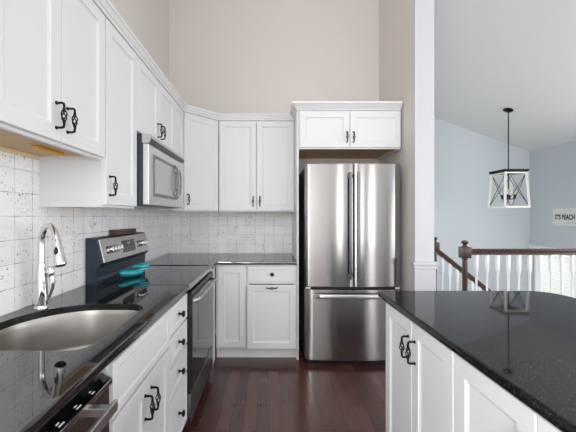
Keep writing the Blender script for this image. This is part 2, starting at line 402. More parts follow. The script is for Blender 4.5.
# tiled backsplash, left wall and back wall
struct(MB().box((LX, -.6, .914), (LX + .008, BY, 1.38)).box((LX, -.6, 1.38), (LX + .008, 1.54, 1.612)).box((LX, 1.90, 1.38), (LX + .008, 2.68, 1.42)).build('backsplash_left', M['tile']))
struct(MB().box((LX + .008, BY - .008, .914), (.257, BY, 1.38)).build('backsplash_back', M['tile']))
# windows: frames round each opening, the added ones too
def wframe(mb, rect, axis, p0, p1, w=.06, mull=True):
    a, b, z0, z1 = rect
    def bx(u0, u1, v0, v1, q0=p0, q1=p1):
        mb.box((u0, q0, v0), (u1, q1, v1), .003) if axis == 'y' else mb.box((q0, u0, v0), (q1, u1, v1), .003)
    bx(a, b, z0, z0 + w); bx(a, b, z1 - w, z1); bx(a, a + w, z0 + w, z1 - w); bx(b - w, b, z0 + w, z1 - w)
    if mull: bx(a + w, b - w, (z0 + z1) / 2 - .02, (z0 + z1) / 2 + .02)
k = 1
for a, b in REAR_WINDOWS:
    k += 1; mb = MB(); wframe(mb, (a, b, *REAR_Z), 'y', NEAR - .14, NEAR - .06); struct(mb.build('window_%d' % k, M['trim']))
for a, b in SIDE_WINDOWS:
    k += 1; mb = MB(); wframe(mb, (a, b, *SIDE_Z), 'x', RX + .06, RX + .14); struct(mb.build('window_%d' % k, M['trim']))
for a, b in ADDED_LEFT_WINDOWS:
    k += 1; mb = MB(); wframe(mb, (a, b, *LEFT_Z), 'x', LX - .14, LX - .06); struct(mb.build('window_%d' % k, M['trim']))  # frame of the left window added for fill light
k += 1; mb = MB(); wframe(mb, ADDED_HALL_OPENING, 'x', WX1 - .029, WX1 - .012); struct(mb.build('window_%d' % k, M['trim']))  # frame of the added hall opening that lets light in
mb = MB(); wframe(mb, ENTRY, 'x', RX + .05, RX + .13, .05, False)
mb.box((RX + .055, 5.5, ENTRY[2] + .05), (RX + .125, 5.56, ENTRY[3] - .05))
w1 = struct(mb.build('window_1', M['trim']))
wo = MB().box((RX + .085, ENTRY[0] + .05, ENTRY[2] + .05), (RX + .091, 5.5, ENTRY[3] - .05)).box((RX + .085, 5.56, ENTRY[2] + .05), (RX + .091, ENTRY[1] - .05, ENTRY[3] - .05)).build('pane', M['outside'], w1)
mb = MB().box((RX - .018, ENTRY[0] - .08, ENTRY[3]), (RX, ENTRY[1] + .035, ENTRY[3] + .075), .004).box((RX - .03, ENTRY[0] - .09, ENTRY[3] + .06), (RX, ENTRY[1] + .0355, ENTRY[3] + .08), .004)
mb.box((RX - .018, ENTRY[1], ENTRY[2]), (RX, ENTRY[1] + .035, ENTRY[3]), .003).box((RX - .018, ENTRY[0] - .08, ENTRY[2]), (RX, ENTRY[0], ENTRY[3]), .003)
struct(mb.build('trim_3', M['trim']))
M['blind'] = noisy(mat('white_vinyl_slats', (240, 240, 240), .5), 30, .01)
_n, _l, _p = nodes(M['blind']); _t = _n.new('ShaderNodeBsdfTranslucent'); _t.inputs[0].default_value = (.9, .9, .88, 1)
_m = _n.new('ShaderNodeMixShader'); _m.inputs[0].default_value = .6
_l.new(_p.outputs[0], _m.inputs[1]); _l.new(_t.outputs[0], _m.inputs[2]); _l.new(_m.outputs[0], _n['Material Output'].inputs[0])
bl = thing('window_blind', 'white horizontal slat blind in the low entry window behind the balusters', 'blind', (RX + .03, (ENTRY[0] + ENTRY[1]) / 2, ENTRY[2]))
hl = (ENTRY[1] - ENTRY[0]) / 2 - .005
MB().box((-.02, -hl, ENTRY[3] - ENTRY[2] - .045), (.02, hl, ENTRY[3] - ENTRY[2] - .003), .004).build('headrail', M['white_plastic'], bl)
mb = MB(); z = .05
while z < ENTRY[3] - ENTRY[2] - .06:
    mb.box((-.024, -hl + .01, -.0012), (.024, hl - .01, .0012), 0, Matrix.Translation((0, 0, z)) @ Matrix.Rotation(math.radians(52), 4, 'Y')); z += .043
mb.build('slats', M['blind'], bl)
MB().box((-.02, -hl + .01, .003), (.02, hl - .01, .025), .004).build('bottom_rail', M['white_plastic'], bl)
# crown mouldings
def sweep(path, prof):
    """extrude a profile (out, z) along a plan path; out is to the right of travel"""
    P = [Vector(p) for p in path]; rg = []
    for i, p in enumerate(P):
        ds = [(P[j+1] - P[j]).normalized() for j in (i - 1, i) if 0 <= j < len(P) - 1]
        ns = [Vector((d.y, -d.x)) for d in ds]; k = sum(ns, Vector((0, 0))); k = k / (k.dot(k)) * len(ns) if len(ns) > 1 else k
        if len(ns) > 1: k = (ns[0] + ns[1]); k = k * (2 / k.dot(k))
        rg.append([(p.x + k.x * o, p.y + k.y * o, z) for o, z in prof])
    return MB().rings(rg)
PR = [(-.03, 2.300), (.004, 2.300), (.006, 2.316), (.012, 2.320), (.020, 2.342), (.026, 2.346), (.026, 2.364), (-.03, 2.364)]
UX = -.79   # face of the upper cabinets' doors, left run
struct(sweep([(UX, .60), (UX, 2.95), (-.51, 3.23), (.256, 3.23)], PR).build('trim_4', M['cab']))
PR2 = [(-.03, 2.306), (.003, 2.306), (.006, 2.318), (.014, 2.322), (.036, 2.350), (.044, 2.353), (.044, 2.372), (-.03, 2.372)]
struct(sweep([(.257, BY - .005), (.257, 2.925), (1.212, 2.925)], PR2).build('trim_5', M['cab']))

# ------------------------------------------------------------------ cabinet builders
def front_mesh(w, h, t=.019, fr=.057, rec=.008, slope=.012):
    def rc(i, y): return [(i, y, i), (w - i, y, i), (w - i, y, h - i), (i, y, h - i)]
    rg = [rc(0, 0), rc(0, -t + .002), rc(.002, -t)]
    if fr: rg += [rc(fr, -t), rc(fr + .002, -t + rec * .45), rc(fr + slope, -t + rec)]
    return MB().rings(rg)
_pull = None
def pull_mesh():
    global _pull
    if _pull: return _pull
    mb = MB(); L = .046; o = -.030
    mb.tube([(0, 0, -L), (0, o * .75, -L), (0, o * .95, -L + .003), (0, o, -L + .010), (0, o, -.024)], .0046, 8)
    mb.tube([(0, 0, L), (0, o * .75, L), (0, o * .95, L - .003), (0, o, L - .010), (0, o, .024)], .0046, 8)
    for k in range(4):
        pth = []
        for i in range(13):
            u = i / 12; r = .0085 * math.sin(PI * u) + .0012; a = k * PI / 2 + u * PI
            pth.append((r * math.cos(a), o + r * math.sin(a), -.025 + .05 * u))
        mb.tube(pth, .0024, 6)
    for z in (-L, L): mb.lathe([(.007, 0), (.007, .003), (.0046, .005)], 10, Matrix.Translation((0, 0, z)) @ Matrix.Rotation(PI / 2, 4, 'X'))
    for z in (-.025, .025): mb.ellipsoid((0, o, z), (.006, .006, .004), None, 10, 6)
    bmesh.ops.recalc_face_normals(mb.bm, faces=mb.bm.faces[:])
    _pull = bpy.data.meshes.new('handle'); mb.bm.to_mesh(_pull); mb.bm.free(); _pull.materials.append(M['iron'])
    for p in _pull.polygons: p.use_smooth = True
    return _pull
def pull(parent, x, z, t=.019, horizontal=False):
    o = bpy.data.objects.new('handle', pull_mesh()); C.objects.link(o); o.parent = parent; o.location = (x, -t, z)
    if horizontal: o.rotation_euler = (0, PI / 2, 0)
    return o
_knob = None
def knob(parent, x, z, t=.019):
    global _knob
    if not _knob:
        mb = MB().lathe([(.008, 0), (.008, .002), (.0055, .005), (.005, .013), (.008, .017), (.0135, .020), (.0155, .024), (.0145, .029), (.009, .032), (.002, .033)], 18)
        bmesh.ops.recalc_face_normals(mb.bm, faces=mb.bm.faces[:])
        _knob = bpy.data.meshes.new('knob'); mb.bm.to_mesh(_knob); mb.bm.free(); _knob.materials.append(M['iron'])
        for p in _knob.polygons: p.use_smooth = True
    o = bpy.data.objects.new('knob', _knob); C.objects.link(o); o.parent = parent; o.location = (x, -t, z); o.rotation_euler = (PI / 2, 0, 0); o.scale = (1.15, 1.15, 1)
    return o
def door(root, x0, x1, z0, z1, y=0, name='door', fr=.057, **k):
    return front_mesh(x1 - x0, z1 - z0, fr=fr, **k).build(name, M['cab'], root, (x0, y, z0))
def upper(label, loc, rz, w, z0, z1, depth, doors, group='white wall cabinets'):
    """doors: (x0, x1, handle_x or None); front frame at local y=0, box behind it"""
    t = thing('wall_cabinet', label, 'cabinet', (loc[0], loc[1], z0), rz, group); h = z1 - z0; T = .016
    b = MB().box((0, 0, 0), (T, depth, h)).box((w - T, 0, 0), (w, depth, h)).box((T, 0, h - T), (w - T, depth, h)).box((T, depth - .006, T), (w - T, depth, h - T))
    b.box((T, 0, 0), (w - T, .018, .032)).box((T, 0, h - .04), (w - T, .018, h - T))
    b.build('body', M['cab'], t)
    MB().box((T, .018, .018), (w - T, depth - .006, .030)).build('bottom_panel', M['wood_tan'], t)
    MB().box((T, depth - .024, 0), (w - T, depth - .006, .018)).build('hanging_rail', M['wood_pale'], t)
    for x0, x1, hx in doors:
        d = door(t, x0, x1, .012, h - .016)
        if hx is not None: pull(d, hx - x0, .093)
    return t

DT = .019
# left run: face frame plane at UX - DT (door fronts at UX)
ux = UX - DT; dep = ux - LX
Z0, Z1 = 1.375, 2.312
ca = upper('white double-door wall cabinet above the sink, shorter than its neighbours, tan underside', (ux, .887), PI / 2, .651, 1.600, Z1, dep, [(.003, .3235, .293), (.3275, .648, .358)])
MB().box((.400, .125, .004), (.565, .150, .017), .003).build('cleat', M['wood_yellow'], ca)['label'] = 'yellow wooden cleat'  # thin yellow strip set on the cabinet's underside
upper('narrow single-door white wall cabinet left of the microwave', (ux, 1.540), PI / 2, .366, Z0, Z1, dep, [(.003, .363, .036)])
upper('white two-door wall cabinet directly above the microwave', (ux, 1.908), PI / 2, .762, 1.832, Z1, dep, [(.003, .379, .348), (.383, .759, .414)])
upper('narrowest white wall cabinet, between microwave and diagonal corner cabinet', (ux, 2.672), PI / 2, .272, Z0, Z1, dep, [(.003, .269, None)])
# diagonal corner cabinet
cd = thing('corner_cabinet', 'white diagonal corner wall cabinet with one door where the two walls meet', 'cabinet', (UX, 2.95, Z0), PI / 4, 'white wall cabinets')
dl = math.hypot(.28, .28)
RI = Matrix.Rotation(-PI / 4, 4, 'Z')
pl = [RI @ Vector((x - UX, y - 2.95, 0)) for x, y in ((UX - .013, 2.963), (-.523, 3.243), (-.51, BY - .008), (LX + .008, BY - .008), (LX + .008, 2.946), (ux, 2.946))]
MB().prism([(v.x, v.y) for v in pl], 0, Z1 - Z0).build('body', M['cab'], cd)
d = door(cd, .004, dl - .004, .012, Z1 - Z0 - .016, .0); d.location.y = .018; pull(d, .034, .10)
# back run
upper('white two-door wall cabinet on back wall, left of the refrigerator panel', (-.509, 3.249), 0, .764, Z0, Z1, BY - 3.249, [(.003, .380, .348), (.384, .761, .416)])
# refrigerator surround
FF = 2.94
MB().box((.257, FF - .0, 0), (.275, BY, 2.31), .001).build('refrigerator_side_panel', M['cab'])
tag(bpy.data.objects['refrigerator_side_panel'], 'tall thin white end panel standing left of the refrigerator', 'panel')
cf = upper('short white two-door cabinet above the refrigerator', (.276, FF), 0, .936, 1.950, 2.312, BY - FF - .002, [(.003, .466, .437), (.470, .933, .499)], 'white wall cabinets')

# ------------------------------------------------------------------ base cabinets
BX = -.492                      # door-front plane of the left base run
bx = BX - DT
def base(label, loc, rz, w, depth, fronts, group='white base cabinets', toe=.06, name='base_cabinet'):
    """fronts: (kind, x0, x1, z0, z1, handle spec)"""
    t = thing(name, label, 'cabinet', (loc[0], loc[1], 0), rz, group); T = .016; H = .883
    MB().box((0, .019, .10), (T, depth, H)).box((w - T, .019, .10), (w, depth, H)).box((T, .019, .10), (w - T, depth, .10 + T)).box((T, depth - .006, .10 + T), (w - T, depth, H)).build('body', M['cab'], t)
    f = MB().box((0, 0, .10), (.03, .019, H)).box((w - .03, 0, .10), (w, .019, H)).box((.03, 0, H - .03), (w - .03, .019, H)).box((.03, 0, .10), (w - .03, .019, .125))
    zs = sorted({f_[3] for f_ in fronts if f_[3] > .2})
    for z in zs: f.box((.03, 0, z - .022), (w - .03, .019, z + .012))
    f.build('face_frame', M['cab'], t)
    MB().box((0, toe, 0), (w, toe + .016, .10)).build('toe_kick', M['cab'], t)
    for kind, x0, x1, z0, z1, hs in fronts:
        if kind == 'door': d = door(t, x0, x1, z0, z1)
        elif kind == 'bin': d = door(t, x0, x1, z0, z1, -.014)
        else: d = door(t, x0, x1, z0, z1, 0, 'drawer_front', .028, rec=.004, slope=.006)
        if hs and hs[0] == 'pull': pull(d, hs[1], hs[2])
        elif hs and hs[0] == 'pullh': pull(d, hs[1], hs[2], .019, True)
        elif hs: knob(d, hs[1], hs[2])
    return t
bdep = bx - LX - .009
base('white base cabinet at the near end of the sink counter, before the dishwasher', (bx, -.40), PI / 2, .78, bdep, [('door', .004, .388, .11, .865, ('pull', .35, .67)), ('door', .392, .776, .11, .865, ('pull', .034, .67))])
base('white sink base cabinet with false drawer front over two doors', (bx, 1.002), PI / 2, .578, bdep,
     [('drawer', .004, .574, .690, .866, None), ('door', .004, .287, .11, .676, ('pull', .255, .461)), ('door', .291, .574, .11, .676, ('pull', .032, .461))])
base('white base cabinet of four drawers beside the range', (bx, 1.582), PI / 2, .336, bdep,
     [('drawer', .004, .332, a, b, ('knob', .154, (b - a) / 2)) for a, b in ((.725, .866), (.572, .713), (.405, .560), (.11, .393))])
BB = 2.936                      # door-front plane, back run
base('white corner base cabinet with one tall narrow door right of the range', (-.492, BB + DT), 0, .284, BY - BB - DT - .009, [('door', .020, .278, .118, .866, None)], toe=.04)
base('white base cabinet with one drawer over a pull-out bin door, beside the refrigerator', (-.207, BB + DT), 0, .463, BY - BB - DT - .009,
     [('drawer', .010, .459, .722, .866, ('knob', .2245, .072)), ('bin', .006, .459, .108, .696, ('pullh', .2265, .565))], toe=.04)
MB().box((LX + .02, 2.69, .0), (-.500, 2.95, .883)).build('corner_filler', M['cab'])
tag(bpy.data.objects['corner_filler'], 'narrow white filler panel between the range and the corner base cabinet', 'cabinet')

# ------------------------------------------------------------------ countertops
CT0, CT1 = .884, .914; CE = -.472
SINK = rounded([(-1.05, .985), (-.565, .985), (-.565, 1.512), (-1.05, 1.512)], [.20, .07, .11, .27], 10)
ct = slab([(LX + .009, -.42), (CE - .008, -.42), (CE - .008, 1.921), (LX + .009, 1.921)], CT0, CT1, .0045, SINK).build('countertop', M['granite'], smooth=30)
flat_top(ct); tag(ct, 'long polished black granite countertop around the sink', 'countertop')
ct2 = slab([(LX + .009, 2.684), (CE, 2.684), (CE, 2.912), (.256, 2.912), (.256, BY - .009), (LX + .009, BY - .009)], CT0, CT1, .006).build('countertop', M['granite'], smooth=30)
flat_top(ct2); tag(ct2, 'L-shaped black granite countertop in the far corner past the range', 'countertop')

# sink
sk = thing('sink', 'stainless steel undermount sink bowl set in the black countertop', 'sink', (-.81, 1.25, CT0 - .001))
SP = [(x + .81, y - 1.25) for x, y in SINK]
lv = [(-.012, 0), (-.002, 0), (-.001, -.004), (.004, -.02), (.012, -.15), (.022, -.178), (.045, -.196), (.08, -.2)]
mb = MB().rings([[(x, y, z) for x, y in offset_poly(SP, i)] for i, z in lv], (False, True))
bw = mb.build('bowl', M['sink'], sk, smooth=40)
so = bw.modifiers.new('thickness', 'SOLIDIFY'); so.thickness = .0015; so.offset = -1
MB().lathe([(.045, 0), (.045, .003), (.036, .003), (.030, -.004), (.004, -.004)], 24).build('drain', M['chrome'], sk, (0, 0, -.1995), smooth=40)

# faucet
fa = thing('faucet', 'tall chrome pull-down faucet arching over the sink', 'faucet', (-1.038, 1.45, CT1))
dv = Vector((.82, -.57, 0)).normalized()
MB().lathe([(.030, 0), (.030, .004), (.027, .008), (.0255, .012)], 24).build('base_plate', M['chrome'], fa, smooth=40)
MB().lathe([(.0255, .008), (.0245, .05), (.024, .09), (.0215, .15), (.0175, .185), (.0155, .20)], 24).build('body', M['chrome'], fa, smooth=40)
pth = [Vector((0, 0, .19)), Vector((0, 0, .24)), Vector((0, 0, .29))]
R = .080
for i in range(1, 17):
    a = PI - i * (PI - .25) / 16
    pth.append(dv * (R + R * math.cos(a)) + Vector((0, 0, .295 + R * math.sin(a))))
MB().tube(pth, .0135, 14).build('spout', M['chrome'], fa, smooth=50)
p0 = pth[-1]; dr = (pth[-1] - pth[-2]).normalized()
hd = [p0 + dr * q for q in (0, .01, .03, .07, .105, .112)]
hs_ = MB().tube(hd, [.0145, .016, .018, .021, .0245, .022], 16).build('spray_head', M['chrome'], fa, smooth=40)
side = Vector((0, -1, 0)); mid = p0 + dr * .05
MB().ellipsoid(mid + side * .0195 + Vector((.004, 0, 0)), (.0085, .005, .020)).build('button', M['rubber'], hs_, smooth=60)
MB().tube([hd[-1] - dr * .002, hd[-1] + dr * .004], .019, 16).build('nozzle', M['rubber'], hs_, smooth=40)
lev = Vector((.99, .12, 0)).normalized()
hb = MB().tube([lev * .012 + Vector((0, 0, .160)), lev * .040 + Vector((0, 0, .163))], [.0125, .012], 14)
hb.tube([lev * .040 + Vector((0, 0, .188)), lev * .040 + Vector((0, 0, .182)), lev * .040 + Vector((0, 0, .150)), lev * .041 + Vector((0, 0, .140))], [.009, .0145, .0150, .011], 14)
hb.tube([lev * .042 + Vector((0, 0, .145)), lev * .048 + Vector((0, 0, .115)), lev * .044 + Vector((0, 0, .085)), lev * .034 + Vector((0, 0, .050)), lev * .029 + Vector((0, 0, .035))], [.011, .0105, .0095, .007, .004], 12)
hb.build('lever', M['chrome'], fa, smooth=50)

# ------------------------------------------------------------------ dishwasher
dw = thing('dishwasher', 'stainless top-control dishwasher under the near end of sink counter', 'dishwasher', (bx, .394, 0), PI / 2)
MB().box((.012, .012, .10), (.568, .56, .862)).build('body', M['black'], dw)
MB().box((.004, -.014, .115), (.598, .010, .808), .004).build('door', M['steel'], dw)
cp = MB().rings([[(x, .012, .810), (x, -.019, .810), (x, -.021, .815), (x, -.020, .826), (x, .012, .842)] for x in (.004, .598)]).build('control_panel', M['black_glass'], dw)
MB().box((.004, -.0225, .811), (.598, -.0195, .8255), .001).build('panel_edge', M['chrome'], cp)
rg = Matrix.Translation((0, -.006, .8331)) @ Matrix.Rotation(math.atan2(.016, .032), 4, 'X')
for x, w_ in ((.10, .012), (.135, .02), (.19, .012), (.225, .018), (.30, .02), (.36, .02), (.43, .02), (.50, .014)):
    for xa, xb, ya in ((x, x + w_, -.009), (x, x + w_ * .6, -.001)): MB().box((xa, ya, 0), (xb, ya + .0035, .0005), 0, rg).build('legend', M['white_plastic'], cp)
hb = MB().box((.05, -.073, .768), (.530, -.061, .800), .003).build('handle', M['steel_range'], dw)
for x in (.07, .488): MB().box((x, -.064, .772), (x + .022, -.012, .796), .002).build('bracket', M['steel_range'], hb)
MB().box((.004, .02, 0), (.598, .036, .10)).build('toe_kick', M['black'], dw)

# ------------------------------------------------------------------ range
RY0, RW = 1.922, .759
rg_ = thing('range', 'stainless and black electric range with glass cooktop and upright control panel', 'stove', (-.505, RY0, 0), PI / 2)
# local: x along the wall (0..RW), y into the wall, z up ; front of the body at y=0
rd = -.505 - LX - .012
MB().box((0, 0, .06), (RW, rd - .03, .893), .002).build('body', M['blueblack'], rg_)
ck = MB().box((.004, -.018, .893), (RW - .004, rd - .08, .915), .002).build('cooktop', M['black_glass'], rg_)
for x, y, r in ((.2, .15, .10), (.56, .15, .08), (.2, .40, .075), (.56, .40, .10)):
    MB().rings([[(x + q * math.cos(a * PI / 24), y + q * math.sin(a * PI / 24), .9152) for a in range(48)] for q in (r, r + .0025)], (False, False)).build('burner_ring', M['steel_dark'], ck)
MB().box((0, -.026, .880), (RW, -.004, .914), .007).build('front_trim', M['steel_range'], rg_)
for x, zt in ((0, .9148), (RW - .006, .920)): MB().box((x, 0, .893), (x + .006, rd - .075, zt), .001).build('side_trim', M['black_glass'] if x == 0 else M['black'], rg_)
dr_ = MB().box((.006, -.036, .262), (RW - .006, -.002, .868), .005).build('oven_door', M['black'], rg_)
MB().box((.012, -.040, .30), (RW - .012, -.034, .845), .002).build('window', M['black_glass'], dr_)
hp = [(.045, -.034, .806), (.05, -.058, .812), (.075, -.068, .815), (.2, -.071, .815), (.56, -.071, .815), (.684, -.068, .815), (.709, -.058, .812), (.714, -.034, .806)]
MB().tube(hp, .012, 12).build('handle', M['steel_range'], dr_, smooth=50)
MB().box((.006, -.034, .075), (RW - .006, -.002, .250), .005).build('drawer', M['steel_dark'], rg_)
MB().box((.02, .02, 0), (RW - .02, .05, .06)).build('toe_kick', M['black'], rg_)
# upright back guard: profile in local (y, z)
yb = rd                                         # at the wall
gp = [(yb, .90), (yb - .070, .90), (yb - .073, .935), (yb - .062, .955), (yb - .066, 1.010), (yb - .094, 1.040), (yb - .060, 1.188), (yb - .046, 1.197), (yb, 1.197)]
gd = MB().rings([[(x, y, z) for y, z in gp] for x in (0, RW)]).build('back_guard', M['blueblack'], rg_)
# panel frame: origin at lower left of the sloped face
A = Vector((0, yb - .094, 1.040)); B = Vector((0, yb - .060, 1.188)); up = (B - A).normalized(); PH = (B - A).length
nrm = Vector((0, -up.z, up.y))
PM = Matrix(((1, 0, 0, 0), (0, -nrm.y, up.y, 0), (0, -nrm.z, up.z, 0), (0, 0, 0, 1))); PM.translation = A     # local x right, y into panel, z up the panel
fp = MB().box((.028, -.006, .002), (RW - .004, .004, PH - .002), .003).build('control_face', M['steel_light'], rg_)
fp.matrix_local = PM
MB().box((.085, -.008, .052), (.255, -.004, .098), .001).build('knob_recess', M['black_glass'], fp)
MB().box((.550, -.008, .052), (.715, -.004, .098), .001).build('knob_recess', M['black_glass'], fp)
ds = MB().box((.300, -.009, .035), (.500, -.004, .118), .002).build('display', M['black_glass'], fp)
MB().box((.372, -.0095, .088), (.430, -.0085, .104)).build('readout', M['sign_grey'], ds)
for i in range(5):
    for j in range(2): MB().box((.318 + i * .035, -.0095, .045 + j * .016), (.336 + i * .035, -.0085, .050 + j * .016)).build('legend', M['sign_grey'], ds)
for x in (.108, .150, .192, .234, .582, .624, .668):
    kb = MB().lathe([(.021, 0), (.021, .004), (.0185, .006), (.017, .026), (.015, .029), (.002, .029)], 20, Matrix.Rotation(PI / 2, 4, 'X'))
    kb.box((-.004, -.036, -.016), (.004, -.026, .016), .0015)
    kb.build('knob', M['knob_steel'], fp, (x, -.008, .075), smooth=40)
# wooden bar on top of the back guard, teal dish on the cooktop
wb = MB().box((-.020, -.17, 0), (.020, .17, .034), .003).box((-.022, -.17, .028), (.022, -.155, .038), .002)
tag(wb.build('wooden_bar', M['bar_wood'], None, (-1.080, 2.37, 1.1975), (0, 0, 0)), 'dark brown wooden bar lying on top of the stove back guard', 'wooden bar')
sr = thing('spoon_rest', 'teal glazed dish shaped like a bird on the black cooktop', 'spoon rest', (-.935, 2.19, .9178), math.radians(62))
secs = [(-.112, .004, .034, .040), (-.10, .022, .018, .052), (-.075, .036, .006, .056), (-.04, .046, .001, .052), (0, .048, .0, .050), (.04, .044, .001, .050), (.07, .034, .010, .056), (.09, .02, .024, .060), (.10, .004, .036, .052)]
mb = MB().rings([[(t, w_ * math.cos(a * PI / 10), (zb + zt) / 2 + (zt - zb) / 2 * math.sin(a * PI / 10)) for a in range(20)] for t, w_, zb, zt in secs])
mb.build('body', M['teal'], sr, smooth=60)
MB().ellipsoid((.075, -.012, .060), (.048, .036, .024)).ellipsoid((.022, -.006, .064), (.034, .018, .010)).build('head', M['teal'], sr, smooth=60)
MB().tube([(.115 - .05 * (1 + math.cos(a)), -.012 + .040 * math.sin(a), .045) for a in [PI * .55 + i * PI * .9 / 14 + PI * .35 for i in range(15)]], .0028, 8).build('rim', M['teal_pale'], sr, smooth=60)  # pale line standing in for the highlight along the dish's edge

# ------------------------------------------------------------------ microwave
MY0 = 1.911
mw = thing('microwave', 'stainless over-the-range microwave mounted under the cabinets', 'microwave', (-.764, MY0, 1.394), PI / 2)
MWD = -.764 - LX - .01; MH = .434; MW = .757
MB().box((0, 0, 0), (MW, MWD, MH), .002).build('body', M['blueblack'], mw)
md = MB().box((.004, -.040, .004), (MW - .15, -.001, MH - .058), .006).build('door', M['steel_light'], mw)
wf = MB()
for a, b in (((.075, -.0445, .060), (.575, -.039, .082)), ((.075, -.0445, .30), (.575, -.039, .322)), ((.075, -.0445, .082), (.097, -.039, .30)), ((.553, -.0445, .082), (.575, -.039, .30))): wf.box(a, b, .001)
wf.build('window_frame', M['steel_dark'], md)
M['mw_glass'] = noisy(mat('grey_mirrored_glass', (188, 189, 190), .25, .75), 20, .02)
MB().box((.095, -.0435, .080), (.555, -.039, .302), .001).build('window', M['mw_glass'], md)
for xo in (.528, .600):
    hp = [(xo, -.040, .075), (xo, -.058, .105), (xo, -.067, .15), (xo, -.070, .20), (xo, -.067, .25), (xo, -.058, .295), (xo, -.040, .325)]
    MB().tube(hp, .0065, 10, flat=1).build('handle_bar', M['steel_dark'], md, smooth=50)
MB().box((.532, -.060, .085), (.596, -.041, .125), .004).box((.532, -.060, .275), (.596, -.041, .315), .004).box((.546, -.062, .120), (.582, -.054, .280), .003).build('handle', M['steel_range'], md)
MB().box((MW - .148, -.038, .004), (MW - .003, -.001, MH - .058), .005).build('control_panel', M['steel_light'], mw)
MB().rings([[(x, -.001, MH - .056), (x, -.044, MH - .056), (x, -.055, MH - .03), (x, -.046, MH - .004), (x, -.001, MH - .002)] for x in (.0, MW)]).build('vent_hood', M['steel_range'], mw)
MB().rings([[(x, -.044, MH - .058), (x, -.0565, MH - .031), (x, -.0555, MH - .029), (x, -.043, MH - .055)] for x in (.004, MW - .004)]).build('vent_slot', M['black'], mw)
MB().box((.05, .03, -.003), (MW - .05, MWD - .03, .0)).build('grease_filter', M['steel_dark'], mw)

# ------------------------------------------------------------------ refrigerator
FX0, FW = .319, .858; FC = 2.81
fr = thing('refrigerator', 'stainless french-door refrigerator with bottom freezer drawer', 'refrigerator', (FX0, FC, 0))
MB().box((.006, .085, .03), (FW - .006, .70, 1.775), .004).build('body', M['blueblack'], fr)
SAG = .030
def arc_y(x): u = (x - FW / 2) / (FW / 2); return SAG * u * u
def fdoor(name, x0, x1, z0, z1):
    pts = []
    N = 22
    for i in range(N + 1):
        x = x0 + (x1 - x0) * i / N; edge = min(x - x0, x1 - x); r = .012
        ex = 0 if edge >= r else r - math.sqrt(max(0, r * r - (r - edge) ** 2))
        pts.append((x, arc_y(x) + ex))
    poly = pts + [(x1, .078), (x0, .078)]
    inn = offset_poly(poly, .004)
    return MB().rings([[(x, y, z0) for x, y in inn], [(x, y, z0 + .004) for x, y in poly], [(x, y, z1 - .004) for x, y in poly], [(x, y, z1) for x, y in inn]]).build(name, M['steel'], fr, smooth=35)
d1 = fdoor('door', .0, FW / 2 - .003, .700, 1.797)
d2 = fdoor('door', FW / 2 + .003, FW, .700, 1.797)
d3 = fdoor('freezer_drawer', .0, FW, .048, .676)
for d, x in ((d1, FW / 2 - .036), (d2, FW / 2 + .036)):
    h = MB().rings([[(x + dx, -.044 + dy, z) for dx, dy in ((-.010, 0), (.010, 0), (.012, .004), (.009, .020), (-.009, .020), (-.012, .004))] for z in (.775, .79, 1.70, 1.715)]).build('handle', M['steel_dark'], d)
    for z in (.79, 1.675): MB().box((x - .008, -.032, z), (x + .008, .004, z + .025), .002).build('bracket', M['black'], h)
pts = [(x, arc_y(x) - .050 + (.03 if abs(x - FW / 2) > .335 else 0)) for x in [FW / 2 + .345 * (i / 10 - 1) for i in range(21)]]
h = MB().rings([[(x, y, .606), (x, y - .004, .612), (x, y - .004, .640), (x, y, .646), (x, y + .014, .644), (x, y + .014, .608)] for x, y in pts]).build('handle', M['steel_range'], d3, smooth=40)
for x in (.085, FW - .085): MB().box((x - .011, arc_y(x) - .04, .614), (x + .011, arc_y(x) + .006, .638), .002).build('bracket', M['steel_range'], h)
for x in (.03, FW - .03): MB().box((x - .022, arc_y(x) - .002, .679), (x + .022, .08, .696), .003).build('hinge', M['knob_steel'], fr)
MB().box((.02, .04, .679), (FW - .02, .085, .697)).build('gasket', M['rubber'], fr)
MB().box((.03, .06, .0), (FW - .03, .10, .045)).build('toe_grille', M['black'], fr)
for x in (.05, FW - .05): MB().lathe([(.02, 0), (.02, .03)], 14).build('foot', M['rubber'], fr, (x, .6, 0))

# ------------------------------------------------------------------ island
IX = .620
for k, (y1, w_, lab) in enumerate(((1.695, .625, 'far island base cabinet with two doors and paired black pulls nearest the refrigerator'),
                                   (1.068, .660, 'middle island base cabinet, its two doors under the front granite edge'),
                                   (.406, .660, 'near island base cabinet at the camera end of the island'))):
    h2 = w_ / 2
    base(lab, (IX + DT, y1), -PI / 2, w_, .60, [('door', .003, h2 - .002, .11, .872, ('pull', h2 - .034, .64)), ('door', h2 + .002, w_ - .003, .11, .872, ('pull', .030, .64))], 'white island base cabinets')
isl = rounded([(.604, -.30), (1.562, -.30), (1.562, 1.778), (.604, 1.778)], [.02, .1, .13, .018], 8)
ic = slab(isl, CT0, CT1, .006).build('island_countertop', M['granite_island'], smooth=30)
flat_top(ic); tag(ic, 'speckled black granite top of the kitchen island', 'countertop')
MB().box((1.242, -.25, 0), (1.262, 1.695, .884), .002).build('island_back_panel', M['cab'])
tag(bpy.data.objects['island_back_panel'], 'white back panel behind the island cabinets', 'panel')

